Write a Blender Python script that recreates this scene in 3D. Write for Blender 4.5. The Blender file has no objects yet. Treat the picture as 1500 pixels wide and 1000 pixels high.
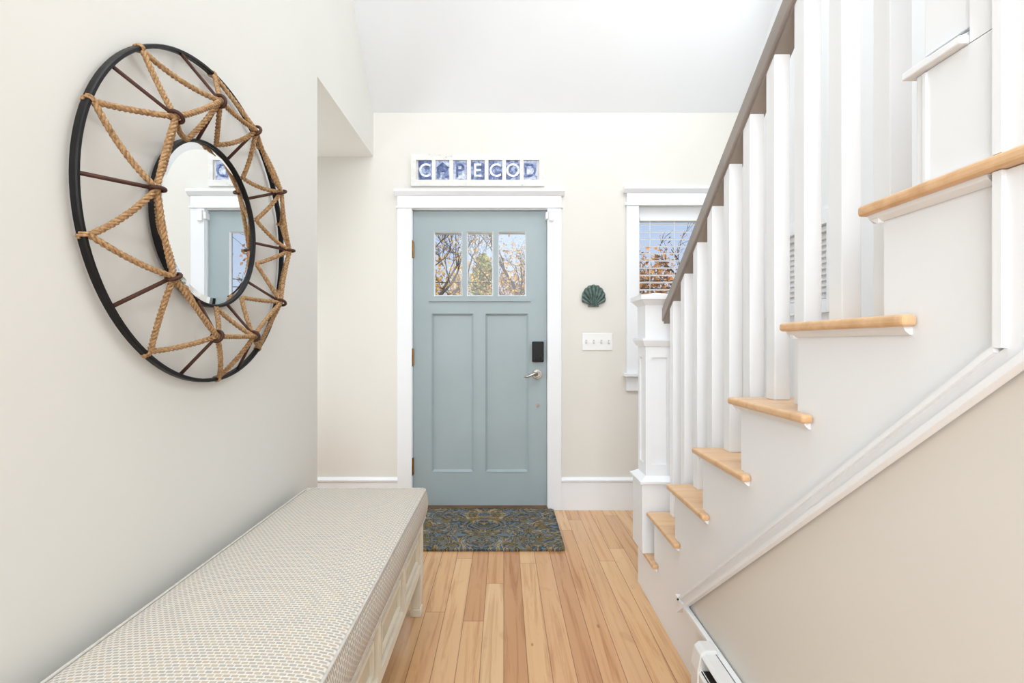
import bpy, bmesh, math, random
from mathutils import Vector, Matrix
C = bpy.context.scene.collection
random.seed(7)
PI = math.pi

# ------------------------------------------------------------------ helpers
ORIG = {}
def lin(c):
    r = []
    for v in c:
        v /= 255.0
        r.append(v/12.92 if v <= 0.04045 else ((v+0.055)/1.055)**2.4)
    return (r[0], r[1], r[2], 1.0)

class MB:
    def __init__(s): s.v = []; s.f = []
    def add(s, vs, fs):
        o = len(s.v); s.v += [tuple(v) for v in vs]; s.f += [tuple(i+o for i in f) for f in fs]; return s
    def box(s, x0, x1, y0, y1, z0, z1):
        x0, x1 = sorted((x0, x1)); y0, y1 = sorted((y0, y1)); z0, z1 = sorted((z0, z1))
        return s.add([(x0,y0,z0),(x1,y0,z0),(x1,y1,z0),(x0,y1,z0),(x0,y0,z1),(x1,y0,z1),(x1,y1,z1),(x0,y1,z1)],
              [(0,3,2,1),(4,5,6,7),(0,1,5,4),(1,2,6,5),(2,3,7,6),(3,0,4,7)])
    def prism_x(s, poly, x0, x1):              # poly in (y,z)
        n = len(poly)
        return s.add([(x0,y,z) for y,z in poly]+[(x1,y,z) for y,z in poly],
              [tuple(range(n)), tuple(range(2*n-1, n-1, -1))]+[(i,(i+1)%n,n+(i+1)%n,n+i) for i in range(n)])
    def prism_y(s, poly, y0, y1):              # poly in (x,z)
        n = len(poly)
        return s.add([(x,y0,z) for x,z in poly]+[(x,y1,z) for x,z in poly],
              [tuple(range(n)), tuple(range(2*n-1, n-1, -1))]+[(i,(i+1)%n,n+(i+1)%n,n+i) for i in range(n)])
    def taper(s, x0,x1,y0,y1,z0, X0,X1,Y0,Y1,z1):
        return s.add([(x0,y0,z0),(x1,y0,z0),(x1,y1,z0),(x0,y1,z0),(X0,Y0,z1),(X1,Y0,z1),(X1,Y1,z1),(X0,Y1,z1)],
              [(0,3,2,1),(4,5,6,7),(0,1,5,4),(1,2,6,5),(2,3,7,6),(3,0,4,7)])
    def tube(s, pts, r, n=8, r2=None, caps=True, closed=False):
        pts = [Vector(p) for p in pts]; m = len(pts); vs = []; fs = []
        prev = None
        for i, p in enumerate(pts):
            if closed: t = pts[(i+1)%m]-pts[i-1]
            else: t = pts[min(i+1,m-1)]-pts[max(i-1,0)]
            t.normalize()
            if prev is None:
                a = Vector((0,0,1)) if abs(t.z) < .9 else Vector((1,0,0))
                u = t.cross(a).normalized()
            else:
                u = (prev - t*prev.dot(t)).normalized()
            prev = u; w = t.cross(u)
            rr = r if r2 is None else r+(r2-r)*i/max(1,m-1)
            for k in range(n):
                a = 2*PI*k/n
                vs.append(p+u*math.cos(a)*rr+w*math.sin(a)*rr)
        for i in range(m if closed else m-1):
            j = (i+1)%m
            for k in range(n):
                fs.append((i*n+k, i*n+(k+1)%n, j*n+(k+1)%n, j*n+k))
        if caps and not closed:
            fs.append(tuple(range(n-1,-1,-1))); fs.append(tuple(range((m-1)*n, m*n)))
        return s.add(vs, fs)
    def disc_y(s, x, z, r, y0, y1, n=24, r1=None):     # cylinder along y
        r1 = r if r1 is None else r1
        vs = [(x+r*math.cos(2*PI*k/n), y0, z+r*math.sin(2*PI*k/n)) for k in range(n)]
        vs += [(x+r1*math.cos(2*PI*k/n), y1, z+r1*math.sin(2*PI*k/n)) for k in range(n)]
        return s.add(vs, [tuple(range(n)), tuple(range(2*n-1,n-1,-1))]+[(k,(k+1)%n,n+(k+1)%n,n+k) for k in range(n)])
    def ring_x(s, cy, cz, prof, n=96):                 # revolve closed profile [(x,r)] about axis x through (cy,cz)
        m = len(prof); vs = []; fs = []
        for i in range(n):
            a = 2*PI*i/n
            for (x, r) in prof: vs.append((x, cy+r*math.cos(a), cz+r*math.sin(a)))
        for i in range(n):
            j = (i+1)%n
            for k in range(m): fs.append((i*m+k, i*m+(k+1)%m, j*m+(k+1)%m, j*m+k))
        return s.add(vs, fs)
    def build(s, name, m, parent=None, bevel=0, seg=2, smooth=False):
        o0 = Vector(ORIG.get(parent.name, (0,0,0))) if parent else Vector((0,0,0))
        me = bpy.data.meshes.new(name)
        me.from_pydata([tuple(Vector(v)-o0) for v in s.v], [], s.f)
        bm = bmesh.new(); bm.from_mesh(me)
        bmesh.ops.recalc_face_normals(bm, faces=bm.faces); bm.to_mesh(me); bm.free()
        o = bpy.data.objects.new(name, me); C.objects.link(o)
        me.materials.append(m)
        if smooth:
            for p in me.polygons: p.use_smooth = True
        if parent:
            o.parent = parent; ORIG[o.name] = tuple(o0)
        else: ORIG[o.name] = (0,0,0)
        if bevel:
            b = o.modifiers.new('bevel','BEVEL'); b.width = bevel; b.segments = seg; b.limit_method = 'ANGLE'; b.angle_limit = math.radians(35)
        return o

def thing(name, label, cat, loc, group=None):
    o = bpy.data.objects.new(name, None); C.objects.link(o); o.location = loc; o.empty_display_size = .1
    o['label'] = label; o['category'] = cat
    if group: o['group'] = group
    ORIG[o.name] = tuple(loc); return o
def tag(o, label, cat, group=None):
    o['label'] = label; o['category'] = cat
    if group: o['group'] = group
    return o
def struct(o, label=None, cat=None):
    o['kind'] = 'structure'
    if label: o['label'] = label
    if cat: o['category'] = cat
    return o
def sempty(name, loc, label, cat):
    o = thing(name, label, cat, loc); o['kind'] = 'structure'; return o

# ------------------------------------------------------------------ materials
class NT:
    def __init__(s, name):
        s.m = bpy.data.materials.new(name); s.m.use_nodes = True; s.t = s.m.node_tree
        s.b = s.t.nodes['Principled BSDF']
    def n(s, typ, **kw):
        nd = s.t.nodes.new(typ)
        for k, v in kw.items(): setattr(nd, k, v)
        return nd
    def l(s, a, b): s.t.links.new(a, b)
    def math(s, op, a, b=None, c=None):
        nd = s.n('ShaderNodeMath', operation=op)
        for i, x in enumerate((a, b, c)):
            if x is None: continue
            if isinstance(x, (int, float)): nd.inputs[i].default_value = x
            else: s.l(x, nd.inputs[i])
        return nd.outputs[0]
    def obj(s): return s.n('ShaderNodeTexCoord').outputs['Object']
    def sep(s, v):
        nd = s.n('ShaderNodeSeparateXYZ'); s.l(v, nd.inputs[0]); return nd.outputs
    def comb(s, x, y, z=0.0):
        nd = s.n('ShaderNodeCombineXYZ')
        for i, q in enumerate((x, y, z)):
            if isinstance(q, (int, float)): nd.inputs[i].default_value = q
            else: s.l(q, nd.inputs[i])
        return nd.outputs[0]
    def noise(s, v, scale, detail=3, rough=.5, dist=0):
        nd = s.n('ShaderNodeTexNoise'); nd.inputs['Scale'].default_value = scale; nd.inputs['Detail'].default_value = detail
        nd.inputs['Roughness'].default_value = rough; nd.inputs['Distortion'].default_value = dist
        if v is not None: s.l(v, nd.inputs['Vector'])
        return nd.outputs['Fac']
    def ramp(s, f, stops, interp='LINEAR'):
        nd = s.n('ShaderNodeValToRGB'); nd.color_ramp.interpolation = interp
        e = nd.color_ramp.elements
        while len(e) < len(stops): e.new(.5)
        for i, (p, c) in enumerate(stops): e[i].position = p; e[i].color = lin(c) if len(c) == 3 else c
        s.l(f, nd.inputs[0]); return nd.outputs[0]
    def mix(s, f, a, b, blend='MIX'):
        nd = s.n('ShaderNodeMixRGB', blend_type=blend)
        for i, x in enumerate((f, a, b)):
            if isinstance(x, (int, float)): nd.inputs[i].default_value = x
            elif isinstance(x, tuple): nd.inputs[i].default_value = lin(x) if len(x) == 3 else x
            else: s.l(x, nd.inputs[i])
        return nd.outputs[0]
    def bump(s, h, strength, dist=.002):
        nd = s.n('ShaderNodeBump'); nd.inputs['Strength'].default_value = strength; nd.inputs['Distance'].default_value = dist
        s.l(h, nd.inputs['Height']); s.l(nd.outputs[0], s.b.inputs['Normal'])

def paint(name, c, rough=.5, var=.03, scale=3, bump=.05, spec=.3):
    k = NT(name); v = k.obj(); f = k.noise(v, scale, 2)
    c2 = tuple(max(0, x*(1-var)) for x in c)
    k.l(k.ramp(f, [(.3, c), (.7, c2)]), k.b.inputs['Base Color'])
    k.b.inputs['Roughness'].default_value = rough
    k.b.inputs['Specular IOR Level'].default_value = spec
    if bump: k.bump(k.noise(v, 220, 2), bump, .001)
    return k.m
def metal(name, c, rough=.3, met=1.0):
    k = NT(name); v = k.obj(); f = k.noise(v, 30, 3)
    k.l(k.ramp(f, [(.3, c), (.75, tuple(x*.75 for x in c))]), k.b.inputs['Base Color'])
    k.b.inputs['Roughness'].default_value = rough; k.b.inputs['Metallic'].default_value = met
    return k.m

M = {}
M['wall'] = paint('wall_paint', (229,226,219), .6, .012, 2)
M['wall2'] = paint('stair_wall_paint', (225,221,214), .6, .015, 2)
M['ceil'] = paint('ceiling_paint', (237,239,241), .7, .01, 2)
M['white'] = paint('white_trim_paint', (241,243,246), .32, .012, 3, .02, .4)
M['door'] = paint('blue_grey_door_paint', (165,179,183), .42, .03, 2.5, .06, .4)
M['rail'] = paint('taupe_rail_paint', (156,147,140), .35, .08, 8, .03, .4)
M['black_iron'] = metal('black_iron', (34,33,34), .45, .6)
M['rust_iron'] = metal('rusty_iron', (84,52,40), .6, .4)
M['nickel'] = metal('satin_nickel', (190,185,178), .25)
M['brass'] = metal('aged_brass', (165,125,75), .35)
M['plastic_black'] = paint('black_plastic', (12,12,14), .3, .1, 10, 0, .25)
M['plastic_white'] = paint('white_plastic', (243,243,242), .3, .01, 10, 0, .5)
M['toggle'] = paint('toggle_plastic', (196,194,190), .3, .02, 10, 0, .5)
M['heater'] = paint('heater_enamel', (232,232,231), .35, .03, 6, 0, .5)
M['dark'] = paint('dark_gap', (40,38,36), .6, .2, 20, 0)
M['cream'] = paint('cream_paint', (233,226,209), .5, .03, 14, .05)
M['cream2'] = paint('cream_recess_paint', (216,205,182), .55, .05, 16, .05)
M['grey'] = paint('grey_frame', (150,154,158), .5, .05, 10, 0)
M['sill_wood'] = paint('dark_threshold_wood', (128,94,66), .5, .2, 12, 0)

def floor_mat():
    k = NT('maple_plank_floor'); o = k.sep(k.obj()); W = .083
    a = k.math('DIVIDE', o[0], W); ix = k.math('FLOOR', a); fx = k.math('FRACT', a)
    w1 = k.n('ShaderNodeTexWhiteNoise', noise_dimensions='1D'); k.l(ix, w1.inputs['W'])
    b = k.math('ADD', k.math('DIVIDE', o[1], 1.5), k.math('MULTIPLY', w1.outputs['Value'], 9.0))
    iy = k.math('FLOOR', b); fy = k.math('FRACT', b)
    w2 = k.n('ShaderNodeTexWhiteNoise', noise_dimensions='2D'); k.l(k.comb(ix, iy), w2.inputs['Vector'])
    base = k.ramp(w2.outputs['Value'], [(0,(200,150,107)),(.2,(220,175,128)),(.5,(228,186,140)),(.75,(208,158,112)),(1,(236,203,160))])
    gv = k.comb(k.math('ADD', k.math('MULTIPLY', o[0], 34), k.math('MULTIPLY', w2.outputs['Value'], 90)), k.math('MULTIPLY', o[1], 1.5))
    g = k.noise(gv, 1.0, 5, .65, .9)
    col = k.mix(1.0, base, k.ramp(g, [(.28,(214,194,176)),(.5,(250,248,246)),(.75,(255,255,255))]), 'MULTIPLY')
    g2 = k.noise(k.comb(k.math('ADD', k.math('MULTIPLY', o[0], 9), k.math('MULTIPLY', w2.outputs['Value'], 50)), k.math('MULTIPLY', o[1], 4)), 1.3, 3, .5, 1.0)
    col = k.mix(k.math('MULTIPLY', k.ramp(g2, [(.62,(0,0,0)),(.78,(255,255,255))]), .22), col, (150,98,62))
    vo = k.n('ShaderNodeTexVoronoi'); vo.inputs['Scale'].default_value = 1.0
    k.l(k.comb(k.math('MULTIPLY', o[0], 7.0), k.math('MULTIPLY', o[1], 3.2)), vo.inputs['Vector'])
    col = k.mix(k.math('MULTIPLY', k.math('LESS_THAN', vo.outputs['Distance'], .045), .5), col, (120,74,44))
    s1 = k.math('LESS_THAN', fx, .02); s2 = k.math('GREATER_THAN', fx, .98); s3 = k.math('LESS_THAN', fy, .002)
    sm = k.math('MAXIMUM', k.math('MAXIMUM', s1, s2), s3)
    col = k.mix(k.math('MULTIPLY', sm, .62), col, (112,72,42))
    k.l(col, k.b.inputs['Base Color']); k.b.inputs['Roughness'].default_value = .18
    k.b.inputs['Specular IOR Level'].default_value = .55
    k.bump(k.math('SUBTRACT', 1.0, sm), .2, .001)
    return k.m
M['floor'] = floor_mat()
def tread_mat():
    k = NT('honey_oak_tread'); o = k.sep(k.obj())
    gv = k.comb(k.math('MULTIPLY', o[0], 2.5), k.math('MULTIPLY', o[1], 24), k.math('MULTIPLY', o[2], 24))
    g = k.noise(gv, 1.0, 5, .6, .6)
    k.l(k.ramp(g, [(.25,(200,155,110)),(.5,(221,180,136)),(.8,(231,197,156))]), k.b.inputs['Base Color'])
    k.b.inputs['Roughness'].default_value = .3; return k.m
M['tread'] = tread_mat()
def fabric_mat():
    k = NT('woven_dash_fabric'); o = k.sep(k.obj())
    v = k.comb(k.math('ADD', o[0], o[2]), o[1])
    b = k.n('ShaderNodeTexBrick'); k.l(v, b.inputs['Vector'])
    b.offset = .5; b.inputs['Scale'].default_value = 1.0
    b.inputs['Color1'].default_value = lin((175,169,161)); b.inputs['Color2'].default_value = lin((192,176,155))
    b.inputs['Mortar'].default_value = lin((222,218,210)); b.inputs['Mortar Size'].default_value = .0024
    b.inputs['Mortar Smooth'].default_value = .9
    b.inputs['Brick Width'].default_value = .0145; b.inputs['Row Height'].default_value = .0088
    k.l(b.outputs['Color'], k.b.inputs['Base Color']); k.b.inputs['Roughness'].default_value = .9
    k.b.inputs['Specular IOR Level'].default_value = .1
    k.bump(b.outputs['Fac'], .4, .002); return k.m
M['fabric'] = fabric_mat()
M['piping'] = paint('piping_fabric', (208,202,193), .9, .08, 60, .3, .1)
def rug_mat():
    k = NT('ornate_teal_rug'); oo = k.obj(); o = k.sep(oo)
    px = k.math('PINGPONG', k.math('ADD', o[0], 3.68), .46)
    wob = k.noise(oo, 5, 2)
    v = k.comb(k.math('ADD', px, k.math('MULTIPLY', wob, .10)), o[1])
    f = k.noise(v, 6.5, 2.2, .55, 2.4)
    col = k.ramp(f, [(0,(68,76,84)),(.34,(94,108,118)),(.40,(170,168,152)),(.425,(154,126,80)),(.47,(80,88,92)),(.53,(114,130,140)),(.56,(136,118,74)),(.60,(72,80,86)),(.66,(158,136,94))], 'CONSTANT')
    f3 = k.noise(k.comb(px, o[1], 3.7), 13, 2, .5, 1.5)
    col = k.mix(k.math('MULTIPLY', k.math('GREATER_THAN', f3, .61), .75), col, (126,106,66))
    col = k.mix(k.math('MULTIPLY', k.math('LESS_THAN', f3, .37), .7), col, (116,134,146))
    f2 = k.noise(oo, 300, 2)
    col = k.mix(.35, col, k.ramp(f2, [(.3,(130,130,130)),(.7,(255,255,255))]), 'MULTIPLY')
    k.l(col, k.b.inputs['Base Color']); k.b.inputs['Roughness'].default_value = .95
    k.b.inputs['Specular IOR Level'].default_value = .05
    k.bump(f2, .8, .004); return k.m
M['rug'] = rug_mat()
def rope_mat():
    k = NT('jute_rope'); f = k.noise(k.obj(), 160, 3)
    k.l(k.ramp(f, [(.3,(130,97,64)),(.55,(174,137,96)),(.8,(205,172,130))]), k.b.inputs['Base Color'])
    k.b.inputs['Roughness'].default_value = .9; k.bump(f, .5, .001); return k.m
M['rope'] = rope_mat()
k = NT('mirror_glass'); k.b.inputs['Base Color'].default_value = (.88,.9,.91,1); k.b.inputs['Metallic'].default_value = 1; k.b.inputs['Roughness'].default_value = .01; M['mirror'] = k.m
def glass_mat():
    k = NT('window_glass'); t = k.t
    tr = k.n('ShaderNodeBsdfTransparent'); gl = k.n('ShaderNodeBsdfGlossy'); gl.inputs['Roughness'].default_value = .02
    mx = k.n('ShaderNodeMixShader'); mx.inputs[0].default_value = .02
    k.l(tr.outputs[0], mx.inputs[1]); k.l(gl.outputs[0], mx.inputs[2])
    k.l(mx.outputs[0], t.nodes['Material Output'].inputs['Surface']); return k.m
M['glass'] = glass_mat()
def slat_mat():
    k = NT('translucent_white_slat'); t = k.t
    d = k.n('ShaderNodeBsdfDiffuse'); tl = k.n('ShaderNodeBsdfTranslucent')
    d.inputs[0].default_value = (.92,.90,.88,1); tl.inputs[0].default_value = (.92,.89,.86,1)
    mx = k.n('ShaderNodeMixShader'); mx.inputs[0].default_value = .3
    k.l(d.outputs[0], mx.inputs[1]); k.l(tl.outputs[0], mx.inputs[2])
    k.l(mx.outputs[0], t.nodes['Material Output'].inputs['Surface']); return k.m
M['slat'] = slat_mat()
def verdigris():
    k = NT('verdigris_bronze'); f = k.noise(k.obj(), 45, 4, .6)
    k.l(k.ramp(f, [(.35,(60,76,73)),(.55,(94,115,109)),(.75,(124,146,137))]), k.b.inputs['Base Color'])
    k.b.inputs['Roughness'].default_value = .5; k.b.inputs['Metallic'].default_value = .1; return k.m
M['verdigris'] = verdigris()
def distressed():
    k = NT('distressed_white_wood'); o = k.sep(k.obj())
    f = k.noise(k.comb(k.math('MULTIPLY', o[0], .6), o[1], o[2]), 26, 5, .7)
    k.l(k.ramp(f, [(.28,(180,172,160)),(.36,(224,222,217)),(.7,(238,237,234))]), k.b.inputs['Base Color'])
    k.b.inputs['Roughness'].default_value = .7; return k.m
M['distress'] = distressed()
def tilem(name, a, b, c, sc=26):
    k = NT(name); f = k.noise(k.obj(), sc, 4, .6)
    k.l(k.ramp(f, [(.36,a),(.50,b),(.62,c)]), k.b.inputs['Base Color']); k.b.inputs['Roughness'].default_value = .5; return k.m
M['tile_dark'] = tilem('blue_print', (60,76,126), (98,114,160), (168,180,210), 34)
M['tile_pale'] = tilem('pale_blue_print', (118,134,178), (180,190,214), (222,227,235), 34)
M['letter_white'] = tilem('mottled_white_letter', (192,204,226), (230,234,240), (244,244,245), 42)
M['letter_blue'] = tilem('mottled_blue_letter', (52,68,114), (76,94,142), (122,138,180), 42)
M['bark'] = paint('bark', (104,84,68), .9, .3, 12, 0)
def leafm(name, a, b, c):
    k = NT(name); f = k.noise(k.obj(), 2.2, 4, .7)
    k.l(k.ramp(f, [(.3,a),(.5,b),(.7,c)]), k.b.inputs['Base Color']); k.b.inputs['Roughness'].default_value = .8; return k.m
M['leaf_rust'] = leafm('rust_leaves', (148,98,56), (194,142,86), (216,174,116))
M['leaf_gold'] = leafm('gold_leaves', (156,124,48), (208,164,74), (228,194,110))
M['leaf_green'] = leafm('evergreen_needles', (80,100,48), (126,142,64), (180,176,86))
M['grass'] = leafm('dry_grass', (120,112,70), (150,136,88), (170,154,104))

# ------------------------------------------------------------------ key measures
H = 1.135; D = 3.31; S = 214.0
def bx(px): return (px-738)/S
def bz(py): return H-(py-503)/S
LX = -.893; RX = 1.62; TOP = 5.3; YR = -3.0

# ------------------------------------------------------------------ shell
struct(MB().box(-2.5, RX+.15, YR-.15, D+.15, -.1, 0).build('floor', M['floor']), 'honey maple plank floor running from the viewer to the front door', 'floor')
def holewall_y(rx0, rx1, rz0, rz1, holes, y0, y1):
    xs = sorted({rx0, rx1}|{h[0] for h in holes}|{h[1] for h in holes}); zs = sorted({rz0, rz1}|{h[2] for h in holes}|{h[3] for h in holes})
    m = MB()
    for i in range(len(xs)-1):
        for j in range(len(zs)-1):
            cx = (xs[i]+xs[i+1])/2; cz = (zs[j]+zs[j+1])/2
            if any(h[0] < cx < h[1] and h[2] < cz < h[3] for h in holes): continue
            m.box(xs[i], xs[i+1], y0, y1, zs[j], zs[j+1])
    return m
DX0, DX1, DZ1 = bx(605)-.02, bx(801)+.02, bz(308)+.02
WX0, WX1, WZ0, WZ1 = .905, 1.44, .93, bz(302)
struct(holewall_y(-2.5, RX+.15, 0, 2.9, [(DX0,DX1,0,DZ1),(WX0,WX1,WZ0,WZ1)], D, D+.14).build('wall_back', M['wall']), 'cream front wall holding the blue door', 'wall')
wl = MB().box(LX-.15, LX, YR, 2.316, 0, TOP).box(LX-.15, LX, 2.316, D, 2.414, TOP)
struct(wl.build('wall_left', M['wall']), 'long cream left wall carrying the round rope mirror', 'wall')
struct(MB().box(-2.5,-2.4, 2.17, D, 0, 2.6).box(-2.4, LX-.15, 2.17, 2.316, 0, 2.6).build('wall_hall', M['wall']), 'side hall walls beyond the left opening', 'wall')
V0, V1, V2, V3 = 2.40, 2.90, 1.36, 1.735
wr = MB()
ys = [YR, V0, V1, D]; zs = [0, V2, V3, TOP]
for i in range(3):
    for j in range(3):
        if i == 1 and j == 1: continue
        wr.box(RX, RX+.14, ys[i], ys[i+1], zs[j], zs[j+1])
struct(wr.build('wall_right', M['ceil']), 'white stairwell wall behind the balusters', 'wall')
struct(MB().box(-2.5, RX+.15, YR-.15, YR, 0, TOP).build('wall_rear', M['wall']), 'wall behind the viewer', 'wall')
YC = D-(TOP-2.714)
cl = MB().prism_x([(D+.02,2.714-.02+0.0),(YC,TOP),(YR,TOP),(YR,TOP+.12),(YC+.05,TOP+.12),(D+.14,2.714+.06),(D+.14,2.66)], LX-.15, RX+.15)
struct(cl.build('ceiling', M['ceil']), 'white vaulted ceiling sloping up from the front wall', 'ceiling')
struct(MB().box(-2.5, LX-.15, 2.17, D, 2.414, 2.5).build('ceiling_hall', M['wall']), 'flat soffit of the side hall', 'ceiling')
# baseboards
def board(m, x0, x1):
    m.prism_x([(D,0),(D-.018,0),(D-.018,.185),(D-.014,.192),(D-.026,.198),(D-.026,.208),(D-.012,.222),(D,.222)], x0, x1)
    return m
struct(board(MB(), bx(822), RX).build('baseboard_right', M['white']), 'tall white baseboard between door and stairs', 'baseboard')
struct(board(MB(), -2.4, bx(583)).build('baseboard_hall', M['white']), 'white baseboard in the side hall behind the bench', 'baseboard')

# ------------------------------------------------------------------ door
door = sempty('door_1', (bx(703), D+.03, 0), 'blue grey front door with three small panes and two tall panels', 'door')
x0, x1, z0, z1 = bx(605), bx(801), .02, bz(308)
yf, yb = D+.022, D+.064
lx = [(bx(635),bx(677)),(bx(683.5),bx(722.5)),(bx(729.5),bx(771))]; lz = (bz(433), bz(338))
pxs = [(bx(632),bx(693)),(bx(711),bx(774))]; pz = (bz(692), bz(459))
slab = MB()
def slabrect(holes):
    xs = sorted({x0, x1}|{h[0] for h in holes}|{h[1] for h in holes}); zs_ = sorted({z0, z1}|{h[2] for h in holes}|{h[3] for h in holes})
    for i in range(len(xs)-1):
        for j in range(len(zs_)-1):
            cx = (xs[i]+xs[i+1])/2; cz = (zs_[j]+zs_[j+1])/2
            if any(h[0] < cx < h[1] and h[2] < cz < h[3] for h in holes): continue
            slab.box(xs[i], xs[i+1], yf, yb, zs_[j], zs_[j+1])
slabrect([(a,b,lz[0],lz[1]) for a,b in lx]+[(a,b,pz[0],pz[1]) for a,b in pxs])
slab.build('door_slab', M['door'], door)
def ringframe(m, a0, a1, b0, b1, w, ya, ybk):
    m.add([(a0,ya,b0),(a1,ya,b0),(a1,ya,b1),(a0,ya,b1),(a0+w,ybk,b0+w),(a1-w,ybk,b0+w),(a1-w,ybk,b1-w),(a0+w,ybk,b1-w)],
          [(0,1,5,4),(1,2,6,5),(2,3,7,6),(3,0,4,7)]); return m
for (a, b) in pxs:
    p = MB(); ringframe(p, a, b, pz[0], pz[1], .014, yf-.003, yf+.016); p.box(a+.013, b-.013, yf+.015, yb-.005, pz[0]+.013, pz[1]-.013)
    p.build('door_panel', M['door'], door)
for (a, b) in lx:
    q = MB().box(a, b, yf+.018, yf+.023, lz[0], lz[1]).build('pane', M['glass'], door)
    w = MB(); ringframe(w, a, b, lz[0], lz[1], .008, yf-.002, yf+.016); w.build('pane_bead', M['white'], door)
ch = MB(); ch.box(bx(628), bx(778), yf-.012, yf, bz(441), bz(436)); ch.build('shelf_moulding', M['door'], door)
MB().box(x0-.02, x1+.02, D-.02, D+.14, 0, .018).build('threshold', M['sill_wood'], door)
kp = MB().box(bx(779.5), bx(796.5), yf-.03, yf, bz(530), bz(500)).build('keypad_lock', M['plastic_black'], door, .006, 3); kp['label'] = 'black keypad deadbolt'
MB().box(bx(784), bx(792), yf-.044, yf-.03, bz(527), bz(522)).build('thumb_turn', M['plastic_black'], kp, .002)
hd = MB().disc_y(bx(787), bz(548), .034, yf, yf-.012).disc_y(bx(787), bz(548), .02, yf-.012, yf-.05).build('door_handle', M['nickel'], door, .003); hd['label'] = 'satin nickel lever handle'
MB().tube([(bx(787),yf-.05,bz(548)),(bx(782),yf-.055,bz(547)),(bx(776),yf-.055,bz(549.5)),(bx(771),yf-.055,bz(551.5)),(bx(767),yf-.053,bz(550.5))], .011, 10, .006).build('lever', M['nickel'], hd, smooth=True)
MB().disc_y(bx(788), bz(594), .011, yf, yf-.006).build('screw_cover', M['nickel'], door)
for py in (365, 523, 683):
    h = MB().box(bx(600.5), bx(606), D-.004, D+.02, bz(py+12), bz(py-12)); h.tube([(bx(603.5),D-.006,bz(py+13)),(bx(603.5),D-.006,bz(py-13))], .0075, 10)
    h.build('hinge', M['brass'], door)
# door casing
cs = MB()
cs.box(bx(583), bx(604), D-.022, D, 0, bz(306)).box(bx(802), bx(822), D-.022, D, 0, bz(306))
cs.box(DX0, DX0+.018, D-.004, D+.14, 0, DZ1-.016).box(DX1-.018, DX1, D-.004, D+.14, 0, DZ1-.016).box(DX0, DX1, D-.004, D+.14, DZ1-.016, DZ1)
cs.box(bx(581), bx(824), D-.03, D, bz(306), bz(303)).box(bx(583), bx(822), D-.024, D, bz(303), bz(288))
cs.prism_x([(D,bz(288)),(D-.026,bz(288)),(D-.05,bz(283)),(D-.05,bz(279)),(D,bz(279))], bx(579), bx(826))
struct(cs.build('trim_1', M['white'], None, .002), 'white casing with crown header around the blue door', 'trim')
sn = thing('door_sensor', 'small white alarm sensor at the top right corner of the door', 'sensor', (bx(807), D-.022, bz(318)))
MB().box(bx(803.5), bx(811), D-.04, D-.022, bz(325), bz(309)).build('sensor_body', M['plastic_white'], sn, .003)
MB().box(bx(799), bx(803), D-.03, D+.022, bz(322), bz(312)).build('sensor_magnet', M['plastic_white'], sn, .002)

# ------------------------------------------------------------------ window 1
w1 = sempty('window_1', (1.17, D, .93), 'white front window with blind half hidden by the stair rail', 'window')
cs = MB(); cl_, cr_ = bx(917), 1.525
cs.box(cl_, WX0+.015, D-.022, D, .93, bz(302)).box(WX1-.015, cr_, D-.022, D, .93, bz(302))
cs.box(cl_, cr_, D-.024, D, bz(298), bz(284)).box(cl_-.01, cr_+.01, D-.03, D, bz(302), bz(298))
cs.prism_x([(D,bz(284)),(D-.026,bz(284)),(D-.048,bz(279)),(D-.048,bz(275)),(D,bz(275))], cl_-.022, cr_+.022)
cs.build('casing', M['white'], w1, .002)
MB().box(cl_-.02, cr_+.02, D-.055, D+.02, bz(551), bz(546)).box(cl_, cr_, D-.02, D, bz(572), bz(551)).build('sill', M['white'], w1, .003)
fr = MB()
gx0, gx1, gz0, gz1 = bx(938), WX1-.03, .985, bz(318)
fr.box(WX0, gx0, D+.02, D+.1, .93, WZ1).box(gx1, WX1, D+.02, D+.1, .93, WZ1).box(gx0, gx1, D+.02, D+.1, gz1, WZ1).box(gx0, gx1, D+.02, D+.1, .93, gz0)
zm = (gz0+gz1)/2-.03
fr.box(gx0, gx1, D+.07, D+.1, zm-.02, zm+.02)
fr.build('sash', M['white'], w1)
MB().box(gx0, gx1, D+.078, D+.082, gz0, gz1).build('pane', M['glass'], w1)
bl = thing('window_blind', 'white horizontal slat blind hanging open in the front window', 'blind', (1.17, D+.04, gz0))
sl = MB(); z = gz1-.05
while z > 1.0:
    a0, a1 = gx0+.004, gx1-.004
    sl.add([(a0,D+.020,z),(a1,D+.020,z),(a1,D+.062,z+.013),(a0,D+.062,z+.013),(a0,D+.020,z+.0035),(a1,D+.020,z+.0035),(a1,D+.062,z+.0165),(a0,D+.062,z+.0165)],
           [(0,3,2,1),(4,5,6,7),(0,1,5,4),(1,2,6,5),(2,3,7,6),(3,0,4,7)]); z -= .05
sl.build('slats', M['slat'], bl)
MB().box(gx0+.002, gx1-.002, D+.018, D+.066, gz1-.02, gz1).build('head_rail', M['plastic_white'], bl, .002)
c = MB()
for xx in (gx0+.07, (gx0+gx1)/2, gx1-.07): c.tube([(xx,D+.016,gz1-.02),(xx,D+.016,1.0)], .002, 6)
c.build('ladder_cord', M['plastic_white'], bl)
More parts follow.
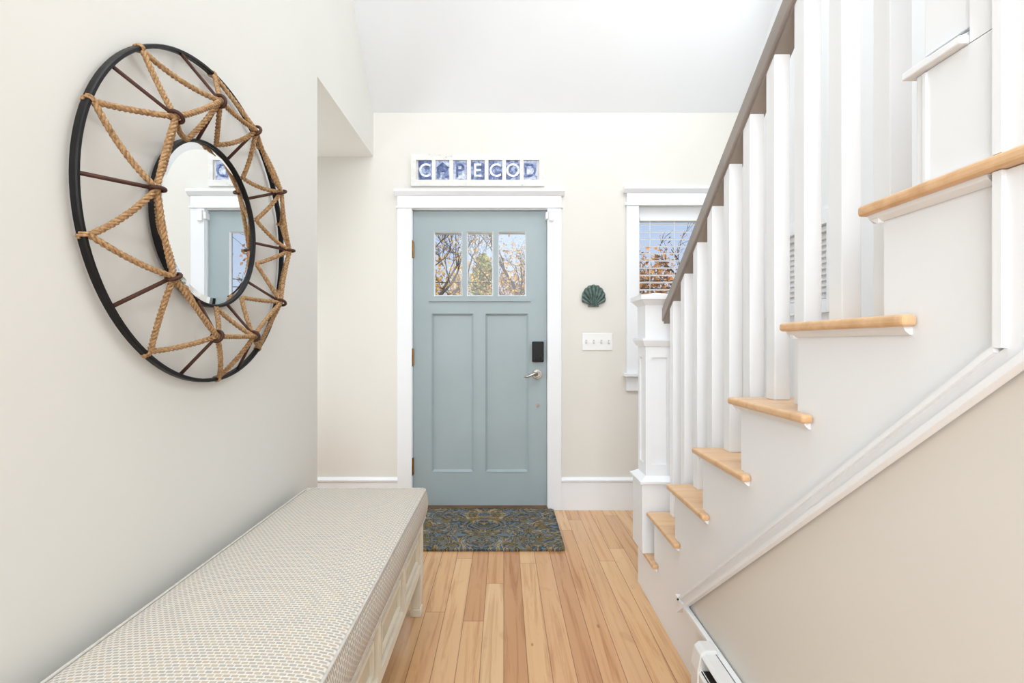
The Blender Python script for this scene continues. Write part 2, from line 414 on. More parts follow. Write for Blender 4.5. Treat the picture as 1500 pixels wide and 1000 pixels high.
# window 2 on the stair wall
w2 = sempty('window_2', (RX, 2.65, 1.36), 'small side window glimpsed between the balusters', 'window')
f2 = MB().box(RX-.02, RX, V0-.07, V0, V2-.07, V3+.07).box(RX-.02, RX, V1, V1+.07, V2-.07, V3+.07).box(RX-.02, RX, V0, V1, V3, V3+.07).box(RX-.02, RX, V0, V1, V2-.07, V2)
f2.build('casing', M['white'], w2, .002)
MB().box(RX+.05, RX+.09, V0, V0+.035, V2, V3).box(RX+.05, RX+.09, V1-.035, V1, V2, V3).box(RX+.05, RX+.09, V0+.035, V1-.035, V2, V2+.03).box(RX+.05, RX+.09, V0+.035, V1-.035, V3-.03, V3).build('sash', M['grey'], w2)
MB().box(RX+.068, RX+.072, V0+.035, V1-.035, V2+.03, V3-.03).build('pane', M['glass'], w2)
b2 = thing('window_blind', 'closed white slat blind in the small window behind the balusters', 'blind', (RX+.02, 2.65, V2))
sl = MB(); z = V3-.05
while z > V2+.01:
    y0_, y1_ = V0+.006, V1-.006
    sl.add([(RX+.012,y0_,z-.018),(RX+.012,y1_,z-.018),(RX+.03,y1_,z+.018),(RX+.03,y0_,z+.018),(RX+.015,y0_,z-.018),(RX+.015,y1_,z-.018),(RX+.033,y1_,z+.018),(RX+.033,y0_,z+.018)],
           [(0,3,2,1),(4,5,6,7),(0,1,5,4),(1,2,6,5),(2,3,7,6),(3,0,4,7)]); z -= .03
sl.build('slats', M['slat'], b2)
MB().box(RX+.008, RX+.04, V0+.004, V1-.004, V3-.03, V3-.002).build('head_rail', M['plastic_white'], b2, .002)

# ------------------------------------------------------------------ staircase
XT, XS, XB = .615, .64, .725
RUN, RISE = .251, .1925
def yfr(k): return 1.083+RUN*(6-k)+(.012 if k == 7 else 0)
def zt(k): return .218+RISE*(k-1)
TH = .019
def yr(k): return yfr(k)-.03
st = thing('staircase', 'white staircase with honey oak treads, square balusters and taupe handrail', 'staircase', (1.1, 2.3, 0))
XR = RX-.002
RET = .338
for k in range(1, 8):
    b = MB()
    yend = yr(k+1)-.015 if k < 7 else .05
    b.box(XT, XR, yend, yfr(k), zt(k)-TH, zt(k)) if k == 7 else b.add(
        [(XT,yfr(k)-RET,zt(k)-TH),(XS-.001,yfr(k)-RET,zt(k)-TH),(XS-.001,yend,zt(k)-TH),(XR,yend,zt(k)-TH),(XR,yfr(k),zt(k)-TH),(XT,yfr(k),zt(k)-TH),
         (XT,yfr(k)-RET,zt(k)),(XS-.001,yfr(k)-RET,zt(k)),(XS-.001,yend,zt(k)),(XR,yend,zt(k)),(XR,yfr(k),zt(k)),(XT,yfr(k),zt(k))],
        [(0,1,2,3,4,5),(6,7,8,9,10,11)]+[(i,(i+1)%6,6+(i+1)%6,6+i) for i in range(6)])
    t = b.build('tread', M['tread'], st, .0065, 3)
    cv = MB()
    ye = yfr(k)-RET+.012 if k < 7 else .626
    prof = [(XS,zt(k)-TH),(XT+.010,zt(k)-TH),(XT+.013,zt(k)-TH-.006),(XS-.004,zt(k)-TH-.013),(XS,zt(k)-TH-.013)]
    cv.prism_y(prof, ye, yr(k)+.018)
    cv.prism_x([(yr(k),zt(k)-TH),(yr(k)+.02,zt(k)-TH),(yr(k)+.016,zt(k)-TH-.008),(yr(k)+.003,zt(k)-TH-.016),(yr(k),zt(k)-TH-.016)], XS-.01, XR)
    cv.build('cove_moulding', M['white'], t)
    zlo = 0 if k == 1 else zt(k-1)
    MB().box(XS+.001, XR, yr(k)-.015, yr(k), zlo, zt(k)-TH).build('riser', M['white'], st)
# skirt
def dz(y): return .2+.815*(1.745-y)
poly = [(yr(1),0)]
for k in range(1, 8):
    poly.append((yr(k), zt(k)-TH))
    if k < 7: poly.append((yr(k+1), zt(k)-TH))
poly += [(.45, zt(7)-TH), (.45, dz(.45)), (1.745,.2), (.45,.2), (.45,0)]
MB().prism_x(poly, XS, XS+.018).build('skirt_board', M['white'], st)
# newel posts
def newel(x, y, zb_, h, bw=.16, sw=.12, hb=.335, panel=False):
    n = MB(); q = bw/2; s = sw/2
    n.box(x-q, x+q, y-q, y+q, zb_, zb_+hb-.03)
    np = n.build('newel_post', M['white'], st, .003)
    m = MB(); yl_ = y-q-.012 if not panel else y+q-.085
    m.box(x-q-.012,x+q+.012,yl_,y+q+.012,zb_+hb-.03,zb_+hb-.018)
    m.taper(x-q-.008,x+q+.008,yl_+.004,y+q+.008,zb_+hb-.018, x-s,x+s,max(y-s, yl_+.006),y+s,zb_+hb)
    m.build('base_moulding', M['white'], np, .002)
    sh = MB(); za, zc = zb_+hb, zb_+h-.24
    if panel:
        pb = MB().box(x-q, x+q, y-q, yl_-.001, zb_+hb-.0299, zb_+h)
        pb.build('panel_board', M['white'], np)
        sh.box(x-q+.006, x+q-.006, yl_+.0, y+s+.012, za-.004, zb_+h)
    else:
        sh.box(x-s+.008, x+s-.008, y-s+.008, y+s-.008, za+.05, zc-.05)
        for sx in (-1, 1):
            for sy in (-1, 1):
                sh.box(x+sx*s, x+sx*(s-.026), y+sy*s, y+sy*(s-.026), za+.05, zc-.05)
        sh.box(x-s, x+s, y-s, y+s, za, za+.05).box(x-s, x+s, y-s, y+s, zc-.05, zc)
    sh.build('shaft', M['white'], np)
    if panel:
        pm = MB(); xf = x-q; a1, c0, c1 = y+q-.016, zb_+.002, zb_+hb-.034; w = .005
        pm.box(xf-.0035, xf, a1-w, a1, c0, c1).box(xf-.0035, xf, .6176, a1-w, c0, c0+w)
        pm.box(XS-.0095, xf, .50, .606, c0, zb_+h).box(XS-.0165, xf, .606, .6175, c0, zb_+h)
        pm.build('panel_moulding', M['white'], np)
    cp = MB()
    if panel:
        cp.box(x-q-.02, x+q+.02, y-q-.02, y+q+.02, zb_+h, zb_+h+.03)
    else:
        cp.taper(x-s-.006,x+s+.006,y-s-.006,y+s+.006,zc, x-s-.018,x+s+.018,y-s-.018,y+s+.018,zc+.025)
        cp.box(x-s-.018,x+s+.018,y-s-.018,y+s+.018,zc+.025,zc+.035)
        cp.box(x-s-.002,x+s+.002,y-s-.002,y+s+.002,zc+.035,zc+.18)
        cp.taper(x-s-.002,x+s+.002,y-s-.002,y+s+.002,zc+.18, x-s-.024,x+s+.024,y-s-.024,y+s+.024,zc+.205)
        cp.box(x-s-.028,x+s+.028,y-s-.028,y+s+.028,zc+.205,zc+.225)
        cp.taper(x-s-.02,x+s+.02,y-s-.02,y+s+.02,zc+.225, x-.01,x+.01,y-.01,y+.01,zc+.24)
    cp.build('newel_cap', M['white'], np)
    return np
newel(.685, 2.19, zt(1), 1.145)
newel(.717, .657, zt(7), 1.0, .17, .125, .2, True)
# rail
def rz(y): return 1.665+.765*(1.61-y)
ya, yb2 = 2.128, .745
prof = [(-.030,-.030),(-.030,.012),(-.022,.026),(0,.032),(.022,.026),(.030,.012),(.030,-.030),(.012,-.03),(-.012,-.03)]
vs = []
for y in (ya, yb2):
    for (a, b) in prof: vs.append((XB+a, y, rz(y)+b/math.cos(math.atan(.765))))
n = len(prof)
MB().add(vs, [tuple(range(n)), tuple(range(2*n-1,n-1,-1))]+[(i,(i+1)%n,n+(i+1)%n,n+i) for i in range(n)]).build('handrail', M['rail'], st, .004)
for k in range(1, 8):
    for off in (.055, .1805):
        y = yfr(k)-off
        if k == 1 and y > 2.0 or (k == 7 and off > .1): continue
        if y < .77: continue
        q = .0205
        m = MB(); zl = zt(k)
        m.add([(XB-q,y-q,zl),(XB+q,y-q,zl),(XB+q,y+q,zl),(XB-q,y+q,zl),
               (XB-q,y-q,rz(y-q)-.045),(XB+q,y-q,rz(y-q)-.045),(XB+q,y+q,rz(y+q)-.045),(XB-q,y+q,rz(y+q)-.045)],
              [(0,3,2,1),(4,5,6,7),(0,1,5,4),(1,2,6,5),(2,3,7,6),(3,0,4,7)])
        m.build('baluster', M['white'], st, .002)
vs = []
for y in (ya, yb2):
    for (a, b) in [(-.021,-.046),(-.021,-.036),(.021,-.036),(.021,-.046)]: vs.append((XB+a, y, rz(y)+b))
MB().add(vs, [(0,1,2,3),(7,6,5,4),(0,1,5,4),(1,2,6,5),(2,3,7,6),(3,0,4,7)]).build('rail_fillet', M['rail'], st)
# wall under the stairs + trims
struct(MB().prism_x([(1.74,0),(1.74,.2),(.42,dz(.42)-.0),(-.8,dz(.42)),(-.8,0)], XS+.006, XS+.05).build('wall_stair', M['wall2']), 'beige triangular wall under the stairs', 'wall')
def strip(w0, w1, p, yend=.45):
    vs = []
    for y in (1.745, yend):
        for (w, x) in ((w0,XS),(w0,XS-p),(w1,XS-p),(w1,XS)): vs.append((x, y, dz(y)+w))
    return vs
tr = MB()
FQ = [(0,1,2,3),(7,6,5,4),(0,1,5,4),(1,2,6,5),(2,3,7,6),(3,0,4,7)]
tr.add(strip(-.022, .004, .009), FQ); tr.add(strip(-.035, -.022, .017), FQ); tr.add(strip(.004, .014, .0160, .6165), FQ)
tr.box(XS-.01, XS, .45, 1.76, .192, .212).box(XS-.016, XS, .45, 1.76, .212, .224)
struct(tr.build('trim_2', M['white']), 'white diagonal moulding along the underside of the stairs', 'trim')
t3 = MB().box(XS-.0095, XS+.0005, .50, .606, dz(.606)-.014, zt(7)-TH-.001).box(XS-.0165, XS+.0005, .606, .6175, dz(.612)+.006, zt(7)-TH-.001)
struct(t3.build('trim_3', M['white']), 'white vertical corner board under the landing at the right edge', 'trim')
# ------------------------------------------------------------------ baseboard heater
ht = thing('baseboard_heater', 'white metal baseboard heater at the foot of the stair wall', 'heater', (.605, 1.0, 0))
hx0, hx1, hy0, hy1 = .572, .628, .45, 1.46
MB().box(hx1-.006, hx1, hy0, hy1, .02, .222).prism_y([(hx1,.222),(hx0+.018,.222),(hx0+.008,.215),(hx0+.008,.212),(hx0+.018,.216),(hx1-.007,.216)], hy0, hy1).build('cover', M['heater'], ht)
MB().box(hx0, hx0+.003, hy0, hy1, .03, .165).prism_y([(hx0,.165),(hx0+.003,.165),(hx0+.012,.175),(hx0+.010,.178)], hy0, hy1).build('front_panel', M['heater'], ht)
MB().prism_y([(hx1,.0),(hx0-.003,.0),(hx0-.003,.17),(hx0+.006,.22),(hx0+.02,.232),(hx1,.232)], hy1-.04, hy1+.012).build('end_cap', M['heater'], ht, .003)
fn = MB()
y = hy0+.02
while y < hy1-.05:
    fn.box(hx0+.012, hx1-.01, y, y+.002, .06, .15); y += .012
fn.tube([(hx0+.028,hy0+.01,.105),(hx0+.028,hy1-.05,.105)], .012, 8)
fn.build('fins', M['dark'], ht)
MB().box(hx0+.006, hx1-.008, hy0, hy1-.045, .168, .176).build('damper', M['dark'], ht)

# ------------------------------------------------------------------ mirror
CY, CZ = 1.445, 1.485
mr = thing('wall_mirror', 'round black iron mirror laced with jute rope on the left wall', 'mirror', (LX, CY, CZ))
MB().ring_x(CY, CZ, [(LX+.010,.4535),(LX+.010,.4640),(LX+.023,.4640),(LX+.026,.462),(LX+.026,.4555),(LX+.023,.4535)], 120).build('outer_ring', M['black_iron'], mr)
MB().ring_x(CY, CZ, [(LX+.008,.2335),(LX+.008,.242),(LX+.026,.242),(LX+.029,.240),(LX+.029,.2355),(LX+.026,.2335)], 96).build('mirror_frame', M['black_iron'], mr)
g = MB(); n = 96
vs = [(LX+.024, CY+.214*math.cos(2*PI*i/n), CZ+.214*math.sin(2*PI*i/n)) for i in range(n)]+[(LX+.021, CY+.235*math.cos(2*PI*i/n), CZ+.235*math.sin(2*PI*i/n)) for i in range(n)]
vs += [(LX+.010, CY+.235*math.cos(2*PI*i/n), CZ+.235*math.sin(2*PI*i/n)) for i in range(n)]
g.add(vs, [tuple(range(n))]+[(i,(i+1)%n,n+(i+1)%n,n+i) for i in range(n)]+[(n+i,n+(i+1)%n,2*n+(i+1)%n,2*n+i) for i in range(n)]+[tuple(range(3*n-1,2*n-1,-1))])
g.build('mirror_glass', M['mirror'], mr)
def pol(r, deg, x): a = math.radians(deg); return Vector((x, CY+r*math.cos(a), CZ+r*math.sin(a)))
NA = [36*k+random.uniform(-2.5,2.5) for k in range(10)]
OA = [36*k+18+random.uniform(-4,4) for k in range(10)]
NODE = [pol(.343+random.uniform(-.006,.006), NA[k], LX+.10) for k in range(10)]
OUT = [pol(.451, OA[k], LX+.026) for k in range(10)]
INN = [pol(.243, 36*k+18+random.uniform(-3,3), LX+.034) for k in range(10)]
def rope_seg(m, A, B, R=.0041, r=.0037, pitch=.034, sag=.007):
    A = Vector(A); B = Vector(B); d = B-A; L = d.length; t = d/L
    u = t.cross(Vector((1,0,0)) if abs(t.x) < .9 else Vector((0,0,1))).normalized(); w = t.cross(u)
    ns = max(6, int(L/.005)); sx = random.uniform(-.007,.007); sz = random.uniform(.1, 1.8)*sag
    for s in range(3):
        pts = []
        for i in range(ns+1):
            q = i/ns; a = 2*PI*q*L/pitch+s*2*PI/3; h = 4*q*(1-q)
            pts.append(A+d*q+(u*math.cos(a)+w*math.sin(a))*R+Vector((sx*h,0,-sz*h)))
        m.tube(pts, r, 6)
rp = MB()
for k in range(10):
    rope_seg(rp, NODE[k], OUT[k]); rope_seg(rp, OUT[k], NODE[(k+1)%10])
    rope_seg(rp, NODE[k], NODE[(k+1)%10])
    rope_seg(rp, NODE[k], INN[k]); rope_seg(rp, INN[k], NODE[(k+1)%10])
for k in range(10):
    a = math.radians(OA[k])
    er = Vector((0, math.cos(a), math.sin(a))); et = Vector((0,-math.sin(a), math.cos(a)))
    c0 = pol(.4580, OA[k], LX+.018)
    pts = [c0+er*.0075*math.cos(t*.5)+Vector((1,0,0))*.0105*math.sin(t*.5)+et*(-.005+.0004*t) for t in range(0, 26)]
    rp.tube(pts, .003, 6)
rp.build('rope', M['rope'], mr, smooth=True)
for k in range(10):
    o1 = pol(.456, 36*k, LX+.020); i1 = pol(.239, 36*k, LX+.024)
    MB().tube([o1, NODE[k], i1], .0048, 8).build('spoke', M['rust_iron'], mr, smooth=True)
    a = math.radians(NA[k]); er = Vector((0, math.cos(a), math.sin(a)))
    pts = [NODE[k]+er*.015*math.cos(t*PI/10)+Vector((1,0,0))*.015*math.sin(t*PI/10) for t in range(20)]
    MB().tube(pts, .0048, 8, closed=True).build('ring', M['rust_iron'], mr, smooth=True)

# ------------------------------------------------------------------ bench
bn = thing('upholstered_bench', 'cream panelled bench with woven dash cushion along the left wall', 'bench', (-.59, 1.36, 0))
X0, X1, Y0, Y1 = -.835, -.342, .62, 2.055
cu = MB()
nx, ny = 14, 30
ZT, ZB = .527, .395
def cz_(i, j):
    a = math.sin(PI*i/nx)**.5; b = math.sin(PI*j/ny)**.3; return ZT-.010+.018*a*b
vs = []; fs = []
for i in range(nx+1):
    for j in range(ny+1):
        vs.append((X0-.004+(X1-X0+.012)*i/nx, Y0+(Y1-Y0+.008)*j/ny, cz_(i, j)))
for i in range(nx):
    for j in range(ny): fs.append((i*(ny+1)+j, (i+1)*(ny+1)+j, (i+1)*(ny+1)+j+1, i*(ny+1)+j+1))
rim = [i*(ny+1) for i in range(nx+1)]+[nx*(ny+1)+j for j in range(1, ny+1)]+[i*(ny+1)+ny for i in range(nx-1,-1,-1)]+[j for j in range(ny-1,0,-1)]
o = len(vs); cxm = (X0+X1)/2; m = len(rim)
levels = [(.90,.004),(.75,.009),(.5,.012),(.25,.009),(.07,.003),(0,-.002)]
for (q, e) in levels:
    for r in rim:
        x, y, z = vs[r]
        dx = e if x > X1 else (-e if x < X0 else 0)
        dy = e if y > Y1+.007 else (-e if y < Y0+.001 else 0)
        vs.append((x+dx, y+dy, ZB+(ZT-.010-ZB)*q))
prev = rim
for l in range(len(levels)):
    cur = [o+l*m+i for i in range(m)]
    for i in range(m):
        j = (i+1)%m; fs.append((prev[i], prev[j], cur[j], cur[i]))
    prev = cur
fs.append(tuple(prev))
cu.add(vs, fs)
co = cu.build('cushion', M['fabric'], bn, 0, 4, True)
bv = co.modifiers.new('bevel', 'BEVEL'); bv.width = .024; bv.segments = 5; bv.limit_method = 'ANGLE'; bv.angle_limit = math.radians(50)
pp = MB()
for zz in (ZT-.011, ZB+.006):
    a0, a1, b0, b1 = X0-.006, X1+.010, Y0-.002, Y1+.010; r = .022
    pts = []
    for (cx, cy, s0) in ((a1-r, b1-r, 0), (a0+r, b1-r, 90), (a0+r, b0+r, 180), (a1-r, b0+r, 270)):
        for q in range(6):
            a = math.radians(s0+18*q); pts.append((cx+r*math.cos(a), cy+r*math.sin(a), zz))
    pp.tube(pts, .0038, 8, closed=True)
pp.build('piping', M['piping'], co, smooth=True)
ZA, ZC = .185, .393
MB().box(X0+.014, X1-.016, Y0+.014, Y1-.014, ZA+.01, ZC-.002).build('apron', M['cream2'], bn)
fw = MB()
xa, xb = X1-.020, X1-.002
ye0, ye1 = Y0+.048, Y1-.048
fw.box(xa, xb, ye0, ye1, ZC-.034, ZC).box(xa, xb, ye0, ye1, ZA, ZA+.032)
npan = 4; L = (ye1-ye0)/npan; s = .012; za, zb2 = ZA+.032, ZC-.034
for p in range(npan):
    a = ye0+L*p; b = a+L
    if p < npan-1: fw.box(xa, xb, b-.016, b+.016, za, zb2)
    a += .016; b -= .016
    i0, i1, j0, j1 = a+.022, b-.022, za+.022, zb2-.022
    xr = xb-.004
    fw.box(xa, xr, i0, i1, j0, j0+s).box(xa, xr, i0, i1, j1-s, j1).box(xa, xr, i0, i0+s, j0+s, j1-s).box(xa, xr, i1-s, i1, j0+s, j1-s)
fw.box(X0+.002, X0+.02, Y0+.048, Y1-.048, ZA, ZC).box(X0+.048, X1-.048, Y1-.02, Y1-.002, ZA, ZC).box(X0+.048, X1-.048, Y0+.002, Y0+.02, ZA, ZC)
fw.build('fretwork', M['cream'], bn)
for xa in (X0, X1-.05):
    for yy in (Y0, Y1-.05):
        l = MB().box(xa, xa+.05, yy, yy+.05, .14, ZC).taper(xa+.006, xa+.044, yy+.006, yy+.044, .03, xa+.001, xa+.049, yy+.001, yy+.049, .14).box(xa+.002, xa+.048, yy+.002, yy+.048, 0, .03)
        l.build('leg', M['cream'], bn, .002)

# ------------------------------------------------------------------ door mat
m = MB(); a0, a1, b0, b1 = -.58, .335, 2.64, D-.024; r = .02
mc = ((a0+a1)/2, (b0+b1)/2)
vs = []
for zz, ins in ((0, 0), (.012, -.002), (.017, .008)):
    for (cx, cy, s0) in ((a1-r,b1-r,0),(a0+r,b1-r,90),(a0+r,b0+r,180),(a1-r,b0+r,270)):
        for q in range(5):
            a = math.radians(s0+22.5*q); vs.append((cx+(r-ins)*math.cos(a)-mc[0], cy+(r-ins)*math.sin(a)-mc[1], zz+.0005))
fs = [tuple(range(19,-1,-1)), tuple(range(40,60))]
for q in range(2):
    for i in range(20): fs.append((q*20+i, q*20+(i+1)%20, (q+1)*20+(i+1)%20, (q+1)*20+i))
m.add(vs, fs); rg = m.build('door_mat', M['rug']); rg.location = (mc[0], mc[1], 0); tag(rg, 'dark grey blue ornate patterned mat in front of the door', 'mat')

# ------------------------------------------------------------------ sign
sg = thing('wall_sign', 'weathered white letter sign above the blue door', 'sign', (bx(700), D, bz(273)))
sx0, sx1, sz0, sz1 = bx(603), bx(797), bz(273.5), bz(227)
FT, FS = .041, .034
f = MB(); f.box(sx0, sx1, D-.022, D, sz0, sz0+FT).box(sx0, sx1, D-.022, D, sz1-FT, sz1)
f.box(sx0, sx0+FS, D-.022, D, sz0+FT, sz1-FT).box(sx1-FS, sx1, D-.022, D, sz0+FT, sz1-FT)
ix0, ix1 = sx0+FS, sx1-FS; tw = (ix1-ix0)/7
for i in range(1, 7): f.box(ix0+tw*i-.013, ix0+tw*i+.013, D-.02, D-.006, sz0+FT, sz1-FT)
f.box(ix0, ix1, D-.006, D-.001, sz0+FT, sz1-FT)
f.build('sign_frame', M['distress'], sg)
def text_mb(ch, size, ext, off):
    cu = bpy.data.curves.new('t', 'FONT'); cu.body = ch; cu.size = size; cu.extrude = ext; cu.align_x = 'CENTER'; cu.align_y = 'CENTER'; cu.offset = off
    o = bpy.data.objects.new('t', cu); C.objects.link(o)
    dg = bpy.context.evaluated_depsgraph_get(); me = bpy.data.meshes.new_from_object(o.evaluated_get(dg))
    V = [v.co.copy() for v in me.vertices]; F = [tuple(p.vertices) for p in me.polygons]
    bpy.data.objects.remove(o); bpy.data.curves.remove(cu); bpy.data.meshes.remove(me)
    cx = (min(v.x for v in V)+max(v.x for v in V))/2; cy = (min(v.y for v in V)+max(v.y for v in V))/2
    for v in V: v.x -= cx; v.y -= cy
    return V, F
yl = D-.0145
for i, ch in enumerate('CAPECOD'):
    c0 = ix0+tw*(i+.5); zc = (sz0+sz1)/2
    dark = i in (0, 3, 4, 5)
    t = MB().box(c0-tw/2+.014, c0+tw/2-.014, D-.012, D-.006, sz0+FT+.002, sz1-FT-.002).build('tile', M['tile_dark'] if dark else M['tile_pale'], sg)
    t['label'] = 'blue printed tile with letter '+ch
    lt = MB()
    if ch == 'A':       # a gabled house standing for the A
        lt.prism_y([(c0-.038,zc-.05),(c0-.014,zc-.05),(c0-.014,zc-.012),(c0+.014,zc-.012),(c0+.014,zc-.05),(c0+.038,zc-.05),(c0+.038,zc+.016),(c0+.045,zc+.016),(c0,zc+.054),(c0-.045,zc+.016),(c0-.038,zc+.016)], yl-.002, yl+.002)
    else:
        V, F = text_mb(ch, .128, .002, .0012)
        lt.add([(c0+v.x*.95, yl-v.z, zc+v.y) for v in V], F)
    lt.build('letter', M['letter_white'] if dark else M['letter_blue'], t)

# ------------------------------------------------------------------ scallop shell
sh = thing('shell_ornament', 'green bronze scallop shell mounted beside the blue door', 'ornament', (bx(869), D, bz(433)))
m = MB(); na, nr = 181, 12; vs = []; fs = []
cx, cz = bx(869), bz(449)
TM = 74.0; NR = 9*180/(2*TM)
for i in range(na):
    deg = -TM+2*TM*i/(na-1); th = math.radians(deg); rid = abs(math.cos(th*NR))
    prof = 1-.28*(abs(deg)/TM)**2.5
    for j in range(nr+1):
        q = j/nr; R = .150*prof*(.965+.035*rid**.6)*q
        y = D-.003-.020*math.sin(PI*min(1, .12+q*.8))**.8-.015*rid*q*(1 if j < nr else .6)
        vs.append((cx+R*math.sin(th)*.76, y, cz+R*math.cos(th)))
for i in range(na-1):
    for j in range(nr): fs.append((i*(nr+1)+j, (i+1)*(nr+1)+j, (i+1)*(nr+1)+j+1, i*(nr+1)+j+1))
m.add(vs, fs)
so = m.build('shell_fan', M['verdigris'], sh)
so.modifiers.new('solid', 'SOLIDIFY').thickness = .003
MB().prism_y([(cx-.038,cz-.002),(cx+.038,cz-.002),(cx+.03,cz+.022),(cx-.03,cz+.022)], D-.016, D-.001).build('hinge_ears', M['verdigris'], sh, .004)
# switch plate
sw = thing('light_switch', 'white four gang switch plate on the wall below the shell', 'switch', (bx(875), D, bz(513)))
MB().box(bx(853), bx(897), D-.007, D, bz(513), bz(488)).build('switch_plate', M['plastic_white'], sw, .003, 3)
for i in range(4):
    xx = bx(853)+(bx(897)-bx(853))*(i+.5)/4; zz = bz(500.5)
    MB().box(xx-.0055, xx+.0055, D-.0085, D-.007, zz-.013, zz+.013).taper(xx-.004,xx+.004,D-.02,D-.0086,zz-.008, xx-.004,xx+.004,D-.012,D-.0086,zz+.006).build('toggle', M['toggle'], sw)

# ------------------------------------------------------------------ outdoors
struct(MB().box(-40, 60, D+.15, 80, -.4, -.3).build('ground', M['grass']), 'dry lawn outside beyond the door', 'ground')
struct(MB().box(-1.2, .9, D+.3, 4.95, 2.25, 2.4).build('porch_roof', M['white']), 'edge of the porch roof above the door panes', 'roof')
def leaves(m, pts, n, spread, size, rnd):
    for _ in range(n):
        p = rnd.choice(pts)+Vector((rnd.gauss(0,spread), rnd.gauss(0,spread), rnd.gauss(0,spread)))
        a = Vector((rnd.uniform(-1,1), rnd.uniform(-1,1), rnd.uniform(-1,1))).normalized(); b = a.cross(Vector((rnd.uniform(-1,1), rnd.uniform(-1,1), rnd.uniform(-1,1)))).normalized()
        s = size*rnd.uniform(.6, 1.3)
        m.add([p-a*s, p+b*s*.6, p+a*s, p-b*s*.6], [(0,1,2,3)])
def tree(name, label, x, y, h, nleaf, lm, seed, lsize=.07, spread=.3, r0=.08):
    rnd = random.Random(seed); root = thing(name, label, 'tree', (x, y, -.3)); m = MB(); tips = []
    def grow(p, d, L, r, lev):
        pts = [p]; q = p; dd = d
        for i in range(4):
            dd = (dd+Vector((rnd.gauss(0,.16), rnd.gauss(0,.16), rnd.gauss(.02,.1)))).normalized(); q = q+dd*L/4; pts.append(q)
        m.tube(pts, r, 6 if lev < 2 else 4, r*.62)
        if lev >= 2: tips.extend(pts[1:])
        if lev >= 5: return
        for k in range(3 if lev else 6):
            b = pts[rnd.randint(1 if lev else 2, 4)]
            nd = (dd+Vector((rnd.uniform(-1,1), rnd.uniform(-1,1), rnd.uniform(-.3,.8)))*.95).normalized()
            grow(b, nd, L*rnd.uniform(.52,.7), max(.006, r*.5), lev+1)
    grow(Vector((x, y, -.3)), Vector((0,0,1)), h*.45, r0, 0)
    m.build('trunk', M['bark'], root)
    f = MB(); leaves(f, tips, nleaf, spread, lsize, rnd); f.build('foliage', lm, root)
def shrub(name, label, x, y, w, h, n, lm, seed, size=.1):
    rnd = random.Random(seed); root = thing(name, label, 'shrub', (x, y, -.3)); s = MB(); pts = []
    for k in range(18):
        tip = Vector((x+rnd.uniform(-w,w)*.8, y+rnd.uniform(-w,w)*.4, h*rnd.uniform(.5,1)-.3)); base = Vector((x+rnd.uniform(-.3,.3)*w, y, -.3))
        s.tube([base, base.lerp(tip,.5)+Vector((0,0,.1)), tip], .03, 5, .01)
        for q in range(3, 11): pts.append(base.lerp(tip, q/10))
    s.build('stems', M['bark'], root); f = MB(); leaves(f, pts, n, .4, size, rnd); f.build('foliage', lm, root)
tree('oak_tree', 'bare branched tree seen through the left door pane', -2.5, 12, 6.5, 700, M['leaf_gold'], 3, .04, r0=.065)
tree('oak_tree', 'tree with tan leaves seen through the right door pane', 1.35, 20, 9, 2000, M['leaf_gold'], 11, .06, r0=.11)
tree('oak_tree', 'bare branched tree seen through the front window', 5.6, 14.5, 7, 700, M['leaf_rust'], 23, .045, r0=.085)
shrub('autumn_shrub', 'golden shrubs low in the left door pane', -4.2, 30, 2.6, 6.9, 4200, M['leaf_gold'], 4, .13)
shrub('autumn_shrub', 'rust brown shrub low in the right door pane', 1.2, 31, 2.8, 6.8, 4200, M['leaf_rust'], 5, .13)
shrub('autumn_shrub', 'tan thicket behind the front window blind', 10.6, 28, 4.2, 7.0, 4200, M['leaf_rust'], 6, .15)
rnd = random.Random(9)
EX, EY = -1.6, 36
ev = thing('evergreen_tree', 'yellow green evergreen at the middle door pane', 'tree', (EX, EY, -.3))
MB().tube([(EX,EY,-.3),(EX,EY,7.2)], .16, 8, .03).build('trunk', M['bark'], ev)
f = MB(); pts = []
for _ in range(320):
    q = rnd.random(); z = .3+q*7.2; R = 2.1*(1-q)**.65+.12; a = rnd.uniform(0, 2*PI); rr = R*math.sqrt(rnd.random())
    pts.append(Vector((EX+rr*math.cos(a), EY+rr*math.sin(a), z)))
leaves(f, pts, 4800, .15, .16, rnd); f.build('foliage', M['leaf_green'], ev)
ul = thing('utility_line', 'two black utility wires crossing low behind the door panes', 'wires', (-16, 25, -.3))
for za in (3.7, 4.1):
    MB().tube([(-16+t*1.5, 25, za+.0012*(t-14)**2+.018*t) for t in range(0, 29)], .02, 6).build('wire', M['plastic_black'], ul)
for xx in (-16, 26): MB().tube([(xx,25,-.3),(xx,25,6.2)], .13, 10, .1).box(xx-.06, xx+.06, 24.3, 25.7, 5.5, 5.62).build('pole', M['bark'], ul)

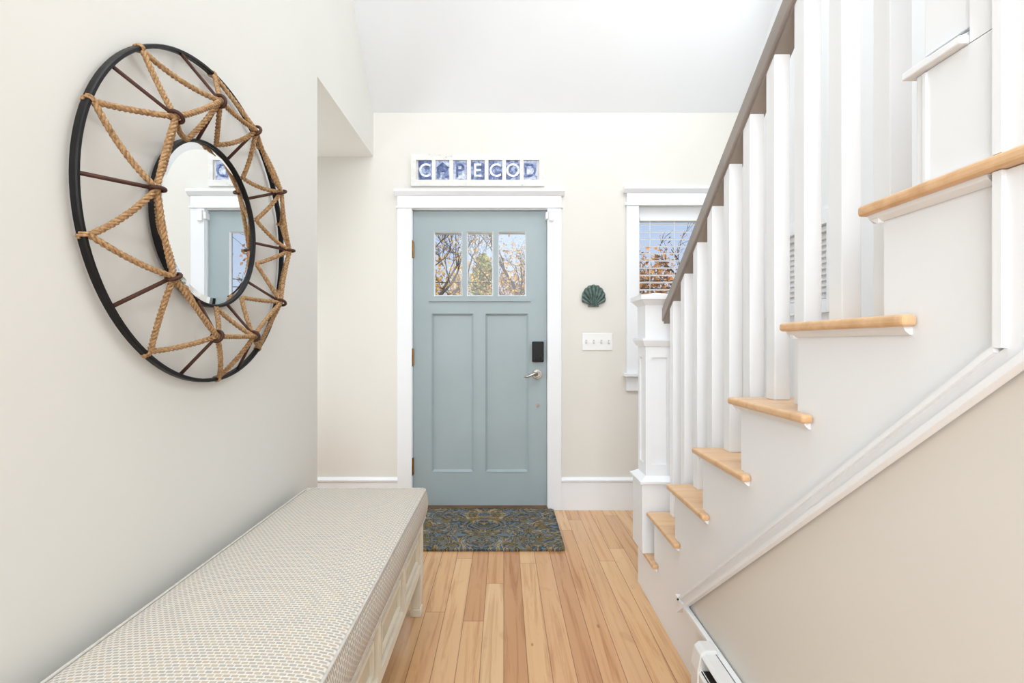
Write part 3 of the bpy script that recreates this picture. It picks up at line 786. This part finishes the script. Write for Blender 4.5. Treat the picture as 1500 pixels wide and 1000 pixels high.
# ------------------------------------------------------------------ light
def area(name, loc, rot, sx, sy, w, c=(1,1,1)):
    l = bpy.data.lights.new(name, 'AREA'); l.shape = 'RECTANGLE'; l.size = sx; l.size_y = sy; l.energy = w; l.color = c
    o = bpy.data.objects.new(name, l); o.location = loc; o.rotation_euler = rot; C.objects.link(o); return o
LC = (.89,.947,1)
area('vault_fill', (.1, .3, 5.1), (0,0,0), 2.0, 2.2, 76, LC)  # added soft fill high in the vault, out of frame, no real fixture
area('room_fill', (-.1, -2.7, 2.3), (math.radians(74),0,0), 1.5, 2.4, 78, LC)  # invented fill light behind the camera, brightens the whole view
area('side_fill', (-.86, -1.3, 1.5), (0,math.radians(-90),math.radians(20)), 1.8, 1.6, 43, LC)  # unseen fill added to lift the skirt and wall under the stairs
area('hall_fill', (-2.3, 2.8, 1.1), (0,math.radians(-105),0), .8, .7, 15, LC)  # hidden fill added to brighten the side hall and its soffit
area('stair_fill', (1.56, 1.9, 3.2), (0,math.radians(66),0), 1.0, 1.4, 23, LC)  # made-up fill above the frame, evens out the dark left wall
s = bpy.data.lights.new('sun', 'SUN'); s.energy = 4.4; s.color = (1,.93,.82); s.angle = .01
so_ = bpy.data.objects.new('sun', s); so_.rotation_euler = (math.radians(52), 0, math.radians(-14)); C.objects.link(so_)
w = bpy.data.worlds.new('World'); bpy.context.scene.world = w; w.use_nodes = True; nt = w.node_tree
bg = nt.nodes['Background']; tc = nt.nodes.new('ShaderNodeTexCoord'); sp = nt.nodes.new('ShaderNodeSeparateXYZ'); rm = nt.nodes.new('ShaderNodeValToRGB')
rm.color_ramp.elements[0].color = lin((216,228,246)); rm.color_ramp.elements[1].color = lin((124,172,232)); rm.color_ramp.elements[1].position = .65
nt.links.new(tc.outputs['Generated'], sp.inputs[0]); nt.links.new(sp.outputs[2], rm.inputs[0]); nt.links.new(rm.outputs[0], bg.inputs[0]); bg.inputs[1].default_value = 1.0

# ------------------------------------------------------------------ camera
cam = bpy.data.cameras.new('camera'); co_ = bpy.data.objects.new('camera', cam); C.objects.link(co_)
cam.sensor_width = 36; cam.lens = 17; cam.shift_x = .008; cam.shift_y = .002; cam.clip_start = .02
co_.location = (0, 0, H); co_.rotation_euler = (PI/2, 0, 0)
bpy.context.scene.camera = co_
bpy.context.scene.view_settings.view_transform = 'Standard'
bpy.context.scene.view_settings.look = 'None'
